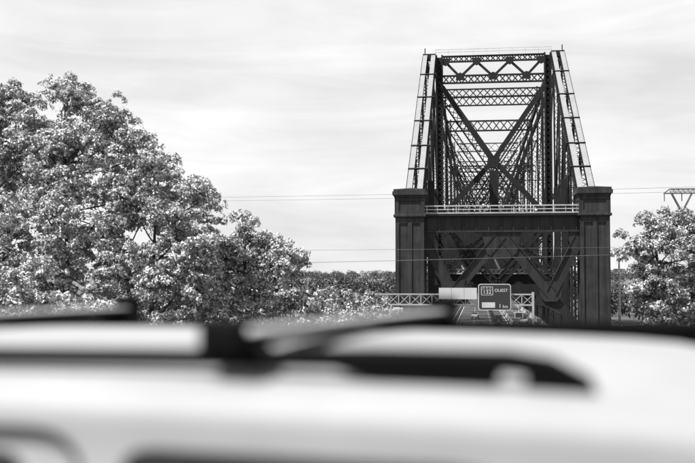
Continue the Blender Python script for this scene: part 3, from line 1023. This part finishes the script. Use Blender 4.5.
def tuft_mesh(name, cen, out, per, rt, length, width, m, parent):
    """small domes of overlapping pointed leaves, one dome for each tuft"""
    N = len(cen)
    size = rt * (0.45 + 1.0 * rng.random((N, 1)))
    ax = out * 0.55 + np.array([0, 0, 0.8]) + rng.normal(size=(N, 3)) * .22
    ax /= np.linalg.norm(ax, axis=1, keepdims=True)
    cen = np.repeat(cen, per, 0)
    size = np.repeat(size, per, 0)
    ax = np.repeat(ax, per, 0)
    T = N * per
    g = rng.normal(size=(T, 3))
    g /= np.linalg.norm(g, axis=1, keepdims=True)
    dt = (g * ax).sum(1, keepdims=True)
    g = np.where(dt < -0.15, g - 2 * dt * ax, g)          # keep to the outer side of the dome
    base = cen + g * size * (0.72 + 0.4 * rng.random((T, 1)))
    bn = g * 1.0 + rng.normal(size=(T, 3)) * 0.33
    bn /= np.linalg.norm(bn, axis=1, keepdims=True)
    d = rng.normal(size=(T, 3)) + g * .25
    d[:, 2] -= .35                                        # leaves hang a little
    d -= bn * (bn * d).sum(1, keepdims=True)
    d /= np.linalg.norm(d, axis=1, keepdims=True) + 1e-9
    s_ = np.cross(d, bn)
    ln = length * (0.6 + 0.8 * rng.random((T, 1)))
    wd = width * (0.6 + 0.8 * rng.random((T, 1)))
    v = np.empty((T, 4, 3))
    mid = base + bn * ln * .05
    v[:, 0] = base - d * ln * .45
    v[:, 1] = mid + s_ * wd * .5
    v[:, 2] = base + d * ln * .55
    v[:, 3] = mid - s_ * wd * .5
    me = bpy.data.meshes.new(name)
    me.vertices.add(T * 4)
    me.vertices.foreach_set('co', v.reshape(-1).astype(np.float32))
    me.loops.add(T * 4)
    me.loops.foreach_set('vertex_index', np.arange(T * 4, dtype=np.int32))
    me.polygons.add(T)
    me.polygons.foreach_set('loop_start', np.arange(0, T * 4, 4, dtype=np.int32))
    me.polygons.foreach_set('loop_total', np.full(T, 4, dtype=np.int32))
    me.update(calc_edges=True)
    me.materials.append(M[m])
    o = bpy.data.objects.new(name, me)
    COL.objects.link(o)
    if parent is not None:
        o.parent = parent
    return o

def tree(name, base, lobes, label, group, m='leaf', leaf=(0.125, 0.08), per=24, rt=.185, dens=1.0, trunk_r=0.28, cat='tree'):
    """base: foot of the trunk; lobes: (x, y, z, rx, ry, rz) relative to base"""
    t = empty(name, base)
    tag(t, label, cat, group)
    wood = MB()
    top = max(lobes, key=lambda q: q[2])
    tp = V((top[0], top[1], top[2]))
    pts, rad = [], []
    for i in range(8):
        f = i / 7
        p = V((tp.x * f ** 1.6, tp.y * f ** 1.6, tp.z * f))
        p += V((random.uniform(-.12, .12), random.uniform(-.12, .12), 0)) * (1 if 0 < i < 7 else 0)
        pts.append(p)
        rad.append(trunk_r * .8 * (1 - .93 * f) + .012)
    wood.tube(pts, rad, 7)
    allp, alln = [], []
    for lb in lobes:
        c, r = lb[:3], lb[3:6]
        n = int(dens * 140 * (r[0] * r[2] + r[0] * r[1] + r[1] * r[2]) / 3 / (rt / .17) ** 2) + 20
        p, nn = lobe_tufts(c, r, n)
        sub = p[:10]
        allp.append(p)
        alln.append(nn)
        # limb to the lobe, twigs to its clumps
        cv = V(c)
        f = min(.85, max(.2, (cv.z - r[2] * .8) / max(tp.z, .1)))
        st_ = V((tp.x * f ** 1.6, tp.y * f ** 1.6, tp.z * f))
        md = st_.lerp(cv, .5) + V((0, 0, -.06 * (cv - st_).length))
        lr = max(.03, trunk_r * .3 * (1 - f * .6))
        wood.tube([st_, md, cv], [lr, lr * .75, lr * .5], 6)
        for q in sub:
            q = V(q)
            h = cv.lerp(q, .5) + V((random.uniform(-.1, .1), random.uniform(-.1, .1), random.uniform(-.15, .05)))
            wood.tube([cv, h, q], [lr * .4, lr * .26, .012], 4, cap=False)
    wood.build('trunk', 'bark', t, smooth=True)
    cr = tuft_mesh('crown', np.concatenate(allp), np.concatenate(alln), per, rt, leaf[0], leaf[1], m, t)
    return t

GRP = 'broadleaf trees left of the road'
# big tree mass on the left (world metres, foot of each on the ground)
def rel(base, lobes):
    return [(x - base[0], y - base[1], z - base[2], rx, ry, rz) for x, y, z, rx, ry, rz in lobes]
b = (-24.6, 47, -8.3)
tree('broadleaf_tree', b, rel(b, [(-24.3, 47, 8.6, 2.4, 2.2, 2.0), (-22.7, 46.5, 9.8, 1.6, 1.5, 1.5), (-25.0, 47, 10.2, 1.6, 1.6, 1.4), (-22.2, 46, 7.0, 2.0, 2.0, 1.9), (-24.6, 46, 5.0, 2.6, 2.2, 2.2), (-22.6, 45.5, 2.6, 2.2, 2.0, 2.2), (-25.5, 46, 1.0, 2.4, 2, 2.4), (-26.5, 48, 7.2, 2.4, 2, 2.4)]),
     'tallest leafy tree cut by the left picture edge', GRP, 'leaf_dark', leaf=(.14, .08), rt=.215)
b = (-19.2, 45.5, -8.3)
tree('broadleaf_tree', b, rel(b, [(-19.6, 45.5, 9.9, 1.5, 1.5, 1.35), (-18.0, 45.3, 9.2, 1.35, 1.4, 1.3), (-20.6, 45.5, 8.0, 1.7, 1.7, 1.7), (-18.6, 44.6, 7.2, 2.0, 1.8, 1.7), (-16.9, 45.0, 8.2, 1.5, 1.5, 1.35), (-15.7, 45.0, 7.4, 1.1, 1.2, .95), (-20.0, 44.2, 4.8, 2.3, 1.8, 2.0), (-17.2, 44.2, 4.6, 2.2, 1.8, 1.9), (-15.6, 44.8, 5.9, 1.5, 1.5, 1.3), (-19, 44, 1.8, 2.3, 1.8, 2.1), (-16.8, 44, 2.0, 1.8, 1.7, 1.8)]),
     'broad bright leafy tree with rounded top, second from the left edge', GRP)
b = (-14.9, 44.5, -8.3)
tree('broadleaf_tree', b, rel(b, [(-14.6, 44.5, 6.6, 1.1, 1.2, .9), (-13.3, 44.5, 5.5, 1.25, 1.2, .75), (-12.4, 44.3, 5.3, .95, 1.0, .6), (-15.3, 44, 4.4, 1.7, 1.5, 1.5), (-13.5, 43.8, 3.5, 1.6, 1.5, 1.3), (-12.5, 44.2, 2.2, 1.2, 1.2, 1.1), (-15.6, 43.4, 1.6, 1.9, 1.6, 1.7), (-13.4, 43.4, 1.0, 1.8, 1.6, 1.5), (-16.2, 43, -1.4, 2.0, 1.6, 1.8), (-13.2, 43, -1.6, 2.0, 1.6, 1.7)]),
     'leafy tree whose branch tips reach out right over the smallest tree', GRP, leaf=(.135, .07), rt=.18)
b = (-11.0, 47.5, -8.3)
tree('broadleaf_tree', b, rel(b, [(-11.2, 47.5, 3.75, 1.05, 1.1, .95), (-10.2, 47.3, 2.9, 1.25, 1.1, 1.05), (-9.0, 47.2, 2.0, 1.0, .9, .95), (-10.2, 46.9, 1.9, 1.5, 1.1, 1.1), (-12.0, 46.8, 2.6, 1.0, 1.0, .9), (-12.5, 47, 2.0, 1.4, 1.2, 1.3), (-13.2, 47, 1.0, 1.4, 1.2, 1.3), (-10.6, 46.8, .8, 1.5, 1.3, 1.2), (-8.9, 46.9, .3, 1.05, 1.0, .9), (-12.0, 46.6, -.6, 1.6, 1.3, 1.4), (-9.9, 46.5, -1.3, 1.6, 1.3, 1.3), (-8.5, 46.8, -1.2, 1.0, 1.0, 1.0)]),
     'smallest of the left trees, at the right end of the row near the open sky', GRP, 'leaf', dens=1.35)
b = (-18.0, 53.5, -8.3)
tree('broadleaf_tree', b, rel(b, [(-24.5, 53, 6.5, 3.2, 1.6, 3.0), (-20.8, 53.5, 8.2, 2.8, 1.6, 2.4), (-18.2, 53, 5.2, 2.8, 1.6, 2.8), (-22.5, 52.5, 2.0, 3.2, 1.6, 2.8), (-17.6, 52.5, .8, 3.0, 1.6, 2.6), (-26, 53, 1, 2.6, 1.6, 2.6)]),
     'dark leafy tree filling the gaps behind the two largest left trees', GRP, 'leaf_dark', leaf=(.14, .09), rt=.2, dens=1.2)
b = (-14.6, 52.5, -8.3)
tree('broadleaf_tree', b, rel(b, [(-15.4, 52.5, 4.2, 2.0, 1.5, 2.2), (-14.4, 52.5, 1.6, 2.4, 1.5, 1.8), (-12.2, 52, -.2, 2.4, 1.5, 1.7), (-15.5, 52, -1.2, 2.4, 1.5, 1.8)]),
     'low dark tree filling the gap behind the two right-hand left trees', GRP, 'leaf_dark', leaf=(.14, .09), rt=.2, dens=1.2)
GS = 'shrubs below the left trees'
for i, (x, y, z, r_, lb_) in enumerate(((-24.0, 40.5, -1.4, 2.6, 'pale leafy shrub under the tree at the left picture edge'), (-20.2, 40, .2, 2.5, 'large pale shrub in front of the second tree from the left'), (-16.6, 39.5, -.9, 2.2, 'pale rounded shrub below the tree with reaching branch tips'), (-13.0, 40, -1.6, 1.9, 'low pale shrub below the gap between the two right-hand trees'))):
    b = (x, y, -8.3)
    tree('leafy_shrub', b, rel(b, [(x, y, z, r_ * .9, 1.6, r_ * .8), (x + r_ * .6, y - .3, z - .9, r_ * .7, 1.4, r_ * .7), (x - r_ * .6, y - .4, z - .7, r_ * .7, 1.4, r_ * .75), (x, y - .5, z - 2.6, r_ * 1.1, 1.5, r_ * .9)]),
         lb_, GS, 'leaf', trunk_r=.16, cat='shrub', leaf=(.14, .085), rt=.22)
# right tree
b = (11.2, 61, -8.3)
tree('broadleaf_tree', b, rel(b, [(10.4, 61, 4.4, 1.5, 1.6, 1.25), (12.0, 61.5, 4.3, 1.5, 1.6, 1.1), (9.2, 60.5, 3.2, 1.2, 1.2, 1.1), (11.1, 60, 2.6, 1.9, 1.6, 1.5), (13.2, 61, 3.0, 2.0, 1.7, 1.9), (9.9, 60.4, 1.7, .9, 1.1, 1.0), (9.9, 60.4, .2, .9, 1.0, .9), (10.3, 60, .6, 1.6, 1.5, 1.3), (12.4, 60, .0, 2.2, 1.7, 1.6), (10.6, 59.8, -1.8, 1.7, 1.5, 1.4), (13.2, 60, -2.4, 2.0, 1.6, 1.8), (14.5, 61.5, 3.8, 1.6, 1.5, 1.5)]),
     'round leafy tree at the right picture edge beside the bridge', 'broadleaf trees right of the road', 'leaf_dark', leaf=(.15, .095), rt=.23, dens=1.8)
for i, (x, y, z, r_, lb_) in enumerate(((10.0, 66, -2.6, 1.5, 'low pale shrub between the right pillar and the right tree'), (13.2, 75, -2.9, 1.7, 'low pale shrub half hidden behind the right tree'), (12.0, 58, -3.4, 1.8, 'pale shrub at the foot of the right tree'))):
    b = (x, y, -8.3)
    tree('leafy_shrub', b, rel(b, [(x, y, z, r_, 1.4, r_ * .7), (x + r_ * .8, y, z - .5, r_ * .8, 1.2, r_ * .7), (x - r_ * .7, y, z - .6, r_ * .7, 1.2, r_ * .6), (x, y, z - 2.2, r_ * 1.1, 1.4, r_)]),
         lb_, 'shrubs below the right tree', 'leaf', trunk_r=.12, cat='shrub', leaf=(.15, .1), rt=.22)
# small trees in the dip between the left trees and the gantry
for i, (x, y, z, r_, lb_) in enumerate(((-11.0, 62, -1.0, 1.7, 'small bushy tree at the foot of the smallest left tree'), (-11.2, 74, -1.0, 2.0, 'small bushy tree behind the row, left of the open wood edge'), (-12.6, 92, -1.5, 2.2, 'small round bush halfway between left trees and gantry'), (-10.6, 101, -1.9, 2.1, 'small round bush just left of the gantry end'))):
    b = (x, y, -8.35)
    tree('small_tree', b, rel(b, [(x, y, z, r_ * .9, 1.6, r_ * .8), (x + r_, y, z - .9, r_ * .8, 1.4, r_ * .7), (x - r_, y, z - .6, r_ * .9, 1.4, r_ * .7), (x, y, z - 2.6, r_ * 1.2, 1.5, r_ * 1.1)]),
         lb_, 'small trees between the left trees and the gantry', 'leaf_dark', trunk_r=.12, cat='tree', leaf=(.19, .12), rt=.27)

# woods on both banks: one mass each
def wood(name, spots, label, h0, h1, leaf, per_tree, per):
    P, Nn = [], []
    for x, y in spots:
        gz = float(ground_h(np.array([x]), np.array([y]))[0])
        h = random.uniform(h0, h1) * (1.16 if 215 < y < 340 else 1)
        r = h * random.uniform(.32, .48)
        n = per_tree
        d = rng.normal(size=(n, 3))
        d /= np.linalg.norm(d, axis=1, keepdims=True)
        d[:, 2] = np.where(d[:, 2] < -.2, -d[:, 2], d[:, 2])
        bump = 1 + .22 * np.sin(d[:, :1] * 5 + x) * np.cos(d[:, 2:] * 6 + y)
        p = d * np.array([r, r, h * .36]) * bump * (.8 + .2 * rng.random((n, 1))) + np.array([x, y, gz + h * .62])
        nn = d * .6 + np.array([0, 0, .7])
        nn /= np.linalg.norm(nn, axis=1, keepdims=True)
        P.append(p)
        Nn.append(nn)
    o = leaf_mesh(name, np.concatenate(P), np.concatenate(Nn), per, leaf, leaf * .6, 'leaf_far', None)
    tag(o, label, 'woods', None, 'stuff')
near = []
for i in range(210):
    near.append((random.uniform(-58, -13), random.uniform(150, 335)))
for i in range(90):
    near.append((random.uniform(24, 75), random.uniform(150, 315)))
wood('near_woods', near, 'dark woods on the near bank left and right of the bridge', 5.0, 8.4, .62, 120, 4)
far = []
for i in range(520):
    y = 815 + 900 * random.random() ** 1.7
    far.append((random.uniform(-.34, .30) * y, y))
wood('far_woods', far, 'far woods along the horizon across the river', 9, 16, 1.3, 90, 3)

# ------------------------------------------------------------------ the white car in front
# local frame: x forward (to the right in the picture), y away from the camera, z up
AL = R(15.0)
CD = 1.981
lat = R(90) - (AL - R(7.43))     # world angle of the car's far side direction
latv = V((math.cos(lat), math.sin(lat), 0))
sv_loc = latv * CD + V((latv.y, -latv.x, 0)) * 0.148
sv = empty('parked_car', (sv_loc.x, sv_loc.y, 0), rz=lat - R(90))
tag(sv, 'blurred white estate car with black roof rails and crossbars in the foreground', 'car')

def top_z(x):      # centre line of the roof
    if x < -2.2: return 1.66 - .22 * ((-2.2 - x) / .45) ** 1.5
    if x < -.1: return 1.686 - .018 * ((x + 1.1) / 1.1) ** 2
    return None
# greenhouse: lofted sections from tail to windscreen header
sec = []
def section(x, zt, wr, zb, wb):
    """half profile from the roof centre to the belt line; wr scales the roof width"""
    half = [(0, zt), (.15 * wr, zt - .001), (.30 * wr, zt - .008), (.42 * wr, zt - .022), (.513 * wr, zt - .041), (.60 * wr, zt - .052), (.643 * wr, zt - .063), (.658 * wr, zt - .079), (.662 * wr, zt - .115), (.668 * wr, zt - .155)]
    z_e = half[-1][1]
    for t in (.2, .45, .7, 1.0):
        half.append((.668 * wr + (wb - .668 * wr) * t, z_e + (zb - z_e) * t))
    pts = [(x, -y_, z_) for y_, z_ in reversed(half)] + [(x, y_, z_) for y_, z_ in half[1:]]
    return pts
stations = [(-2.78, 1.18, .90, 1.02, .80), (-2.66, 1.45, .95, 1.02, .82), (-2.5, 1.60, .97, 1.02, .84), (-2.25, 1.66, .99, 1.02, .85), (-1.8, 1.678, 1.0, 1.02, .86), (-1.3, 1.685, 1.0, 1.01, .86), (-.8, 1.686, 1.0, 1.0, .86), (-.4, 1.682, 1.0, 1.0, .86), (-.08, 1.674, .995, .99, .86), (.05, 1.660, .985, .99, .86), (.14, 1.612, .985, .98, .86), (.52, 1.36, 1.03, .97, .85), (.85, 1.14, 1.08, .96, .83), (.98, 1.02, 1.10, .94, .80)]
g = MB()
rows = [section(*s) for s in stations]
npt = len(rows[0])
for r_ in rows:
    g.v += r_
for i in range(len(rows) - 1):
    for k in range(npt - 1):
        a = i * npt + k
        g.f.append((a, a + npt, a + npt + 1, a + 1))
g.f.append(tuple(range(npt)))
g.f.append(tuple((len(rows) - 1) * npt + k for k in range(npt))[::-1])
gh = g.build('roof_shell', 'car_white', sv, smooth=True)
md = gh.modifiers.new('sub', 'SUBSURF')
md.levels = md.render_levels = 1
# lower body
low = [(-2.95, .62, .80, .45), (-2.9, .98, .86, .30), (-2.6, 1.04, .90, .24), (-1.5, 1.03, .91, .22), (0.0, 1.01, .91, .22), (.9, .99, .90, .22), (1.35, .93, .88, .24), (1.7, .80, .84, .28), (1.8, .58, .78, .40)]
g = MB()
rows = []
for x, zt, w, zb in low:
    half = [(0, zt + .02), (w * .6, zt + .01), (w * .93, zt - .02), (w, zt - .1), (w * 1.01, (zt + zb) / 2), (w * .98, zb + .08), (w * .9, zb), (0, zb)]
    rows.append([(x, -a, b_) for a, b_ in half] + [(x, a, b_) for a, b_ in reversed(half[1:-1])])
npt = len(rows[0])
for r_ in rows:
    g.v += r_
for i in range(len(rows) - 1):
    for k in range(npt):
        a, b_ = i * npt + k, i * npt + (k + 1) % npt
        g.f.append((a, a + npt, b_ + npt, b_))
g.f.append(tuple(range(npt)))
g.f.append(tuple((len(rows) - 1) * npt + k for k in range(npt))[::-1])
lb_o = g.build('body', 'car_white', sv, smooth=True)
md = lb_o.modifiers.new('sub', 'SUBSURF')
md.levels = md.render_levels = 1
# side glass: rounded outlines laid on the tumblehome, 6 mm proud
def side_pt(x, z, s, off=.008):
    # face of the greenhouse side between roof edge (y .664, z 1.53) and belt (.86, 1.0)
    t = (1.53 - z) / .53
    y = .668 + (.86 - .664) * max(t, -.12)
    if z > 1.53:
        y = .670 - (z - 1.53) * .08
    return V((x, s * (y + off), z))
def rounded_poly(corners, rads, n=6):
    out = []
    m_ = len(corners)
    for i in range(m_):
        p = V(corners[i]).to_2d() if len(corners[i]) > 2 else V((corners[i][0], corners[i][1]))
        a = V(corners[i - 1]) - p
        c = V(corners[(i + 1) % m_]) - p
        r_ = rads[i]
        p0 = p + a.normalized() * r_
        p1 = p + c.normalized() * r_
        for k in range(n + 1):
            t = k / n
            out.append((1 - t) ** 2 * p0 + 2 * t * (1 - t) * p + t * t * p1)
    return out
WT = 1.557
windows = [('front_window', [(-.835, WT), (-.30, WT - .005), (.42, 1.06), (-.835, 1.05)], [.05, .07, .05, .04]),
           ('rear_window', [(-1.72, WT - .012), (-.985, WT - .012), (-.93, 1.05), (-1.72, 1.05)], [.06, .06, .04, .04]),
           ('quarter_window', [(-2.36, WT - .03), (-1.84, WT), (-1.84, 1.06), (-2.5, 1.12)], [.06, .05, .04, .06])]
for nm, cs, rs in windows:
    ol = rounded_poly(cs, rs)
    for s in (-1, 1):
        m_ = MB()
        a = [side_pt(p.x, p.y, s, .010) for p in ol]
        b_ = [side_pt(p.x, p.y, s, -.03) for p in ol]
        n_ = len(a)
        m_.v = [tuple(q) for q in a + b_]
        m_.f = [tuple(range(n_)), tuple(range(n_, 2 * n_))[::-1]] + [(i, (i + 1) % n_, n_ + (i + 1) % n_, n_ + i) for i in range(n_)]
        m_.build(nm, 'glass', sv)
# door shut line round the rear door
ol = rounded_poly([(-1.78, 1.575), (-.90, 1.575), (-.845, .95), (-1.78, .95)], [.05, .085, .03, .05], 8)
for s in (-1, 1):
    m_ = MB().tube([side_pt(p.x, p.y, s, .002) for p in ol] + [side_pt(ol[0].x, ol[0].y, s, .002)], .0045, 5)
    m_.build('door_seal', 'plastic', sv)
# windscreen and rear screen
m_ = MB().add([(.08, -.60, 1.632), (.08, .60, 1.632), (.91, .80, 1.09), (.91, -.80, 1.09), (.05, -.60, 1.59), (.05, .60, 1.59), (.9, .8, 1.07), (.9, -.8, 1.07)], [(0, 3, 2, 1), (4, 5, 6, 7), (0, 1, 5, 4), (1, 2, 6, 5), (2, 3, 7, 6), (3, 0, 4, 7)])
m_.v = [(x + .012, y, z + .012) for x, y, z in m_.v]
m_.build('windscreen', 'glass', sv)
# roof rails
def rail(s):
    r_ = empty('roof_rail', (0, s * .513, 0), sv)
    f = .45 if s > 0 else 0.0           # the far rail runs on a little further
    pts = [(-2.2, 0, 1.622), (-2.1, 0, 1.655), (-1.9, 0, 1.664), (-1.3, 0, 1.667), (-.8, 0, 1.672), (-.5, 0, 1.677), (-.3 + f, 0, 1.677), (-.24 + f, 0, 1.670), (-.184 + f, 0, 1.650)]
    MB().tube(pts, [.012, .015, .015, .015, .015, .018, .018 + f * .008, .016 + f * .01, .008], 8).build('bar', 'plastic', r_, smooth=True)
    # feet: the long front foot with an open slot, and the rear one
    def foot_(p, y0=-.014):
        MB().plate([(x, y0, z) for x, z in p], (0, .028, 0)).build('foot', 'plastic', r_)
    foot_([(-.56, 1.660), (-.49, 1.641), (-.318, 1.640), (-.312, 1.655), (-.318, 1.683), (-.52, 1.684)])
    foot_([(-.275, 1.640), (-.178 + f, 1.636), (-.178 + f, 1.648), (-.225 + f, 1.678), (-.275, 1.684)])
    foot_([(-2.22, 1.60), (-2.02, 1.615), (-2.05, 1.658), (-2.16, 1.642)])
    return r_
for s in (-1, 1):
    rail(s)
# crossbars clamped on the rails
def crossbar(x):
    c = empty('roof_crossbar', (x, 0, 0), sv, rz=R(-8.0))
    def extr(prof, name, m, z):
        n_ = len(prof)
        m_ = MB()
        ysec = [-.55, -.3, 0, .3, .55]
        for y in ysec:
            m_.v += [(a, y, z + b_ + .004 * (1 - (y / .6) ** 2)) for a, b_ in prof]
        for i in range(len(ysec) - 1):
            for k in range(n_):
                a, b_ = i * n_ + k, i * n_ + (k + 1) % n_
                m_.f.append((a, b_, b_ + n_, a + n_))
        m_.f.append(tuple(range(n_))[::-1])
        m_.f.append(tuple((len(ysec) - 1) * n_ + k for k in range(n_)))
        return m_.build(name, m, c, smooth=True)
    extr([(-.026, 0), (-.018, .004), (0, .006), (.018, .004), (.026, 0)], 'bar', 'alu', 1.7095)
    extr([(-.034, 0), (.034, 0), (.032, -.018), (0, -.024), (-.032, -.018)], 'lower_bar', 'plastic', 1.709)
    for s in (-1, 1):
        MB().plate([(-.052, s * .513 - .028, 1.664), (.052, s * .513 - .028, 1.664), (.046, s * .513 - .028, 1.69), (.036, s * .513 - .028, 1.703), (-.036, s * .513 - .028, 1.703), (-.046, s * .513 - .028, 1.69)], (0, .056, 0)).build('clamp', 'plastic', c)
        MB().box(-.036, .036, s * .552 - .02, s * .552 + .012, 1.684, 1.748 if s > 0 else 1.728).build('end_cap', 'plastic', c, bevel=.006)
crossbar(-.65)
crossbar(-1.53)
# wheels, lights, mirrors, handles
for s in (-1, 1):
    for x in (-2.1, 1.0):
        w_ = empty('wheel', (x, s * .80, .33), sv)
        m_ = MB().tube([(0, -.11, 0), (0, -.09, 0), (0, .09, 0), (0, .11, 0)], [.30, .33, .33, .30], 28)
        m_.build('tyre', 'tyre', w_, smooth=False)
        m_ = MB().tube([(0, s * .112, 0), (0, s * .12, 0)], [.215, .20], 20)
        m_.build('rim', 'rim', w_)
        for k in range(5):
            a = k * 2 * math.pi / 5
            bar_obj('spoke', (0, s * .125, 0), (.19 * math.cos(a), s * .125, .19 * math.sin(a)), .05, .02, 'rim', w_, (0, 1, 0))
    MB().box(1.55, 1.80, s * .66 - .15, s * .66 + .15, .66, .80).build('headlight', 'lamp', sv, bevel=.03)
    MB().box(-2.96, -2.80, s * .74 - .08, s * .74 + .08, .80, 1.10).build('tail_light', 'lamp', sv, bevel=.02)
    mo = MB().box(.30, .44, s * 1.0 - .11, s * 1.0 + .11, 1.05, 1.20).build('mirror', 'car_white', sv, bevel=.035)
    for x in (-1.65, -.72):
        MB().box(x, x + .18, s * .925 - .015, s * .925 + .015, .90, .93).build('door_handle', 'car_white', sv, bevel=.008)
MB().box(1.72, 1.83, -.4, .4, .50, .62).build('grille', 'plastic', sv)
MB().box(-2.98, -2.9, -.26, .26, .70, .82).build('number_plate', 'sign_white', sv)
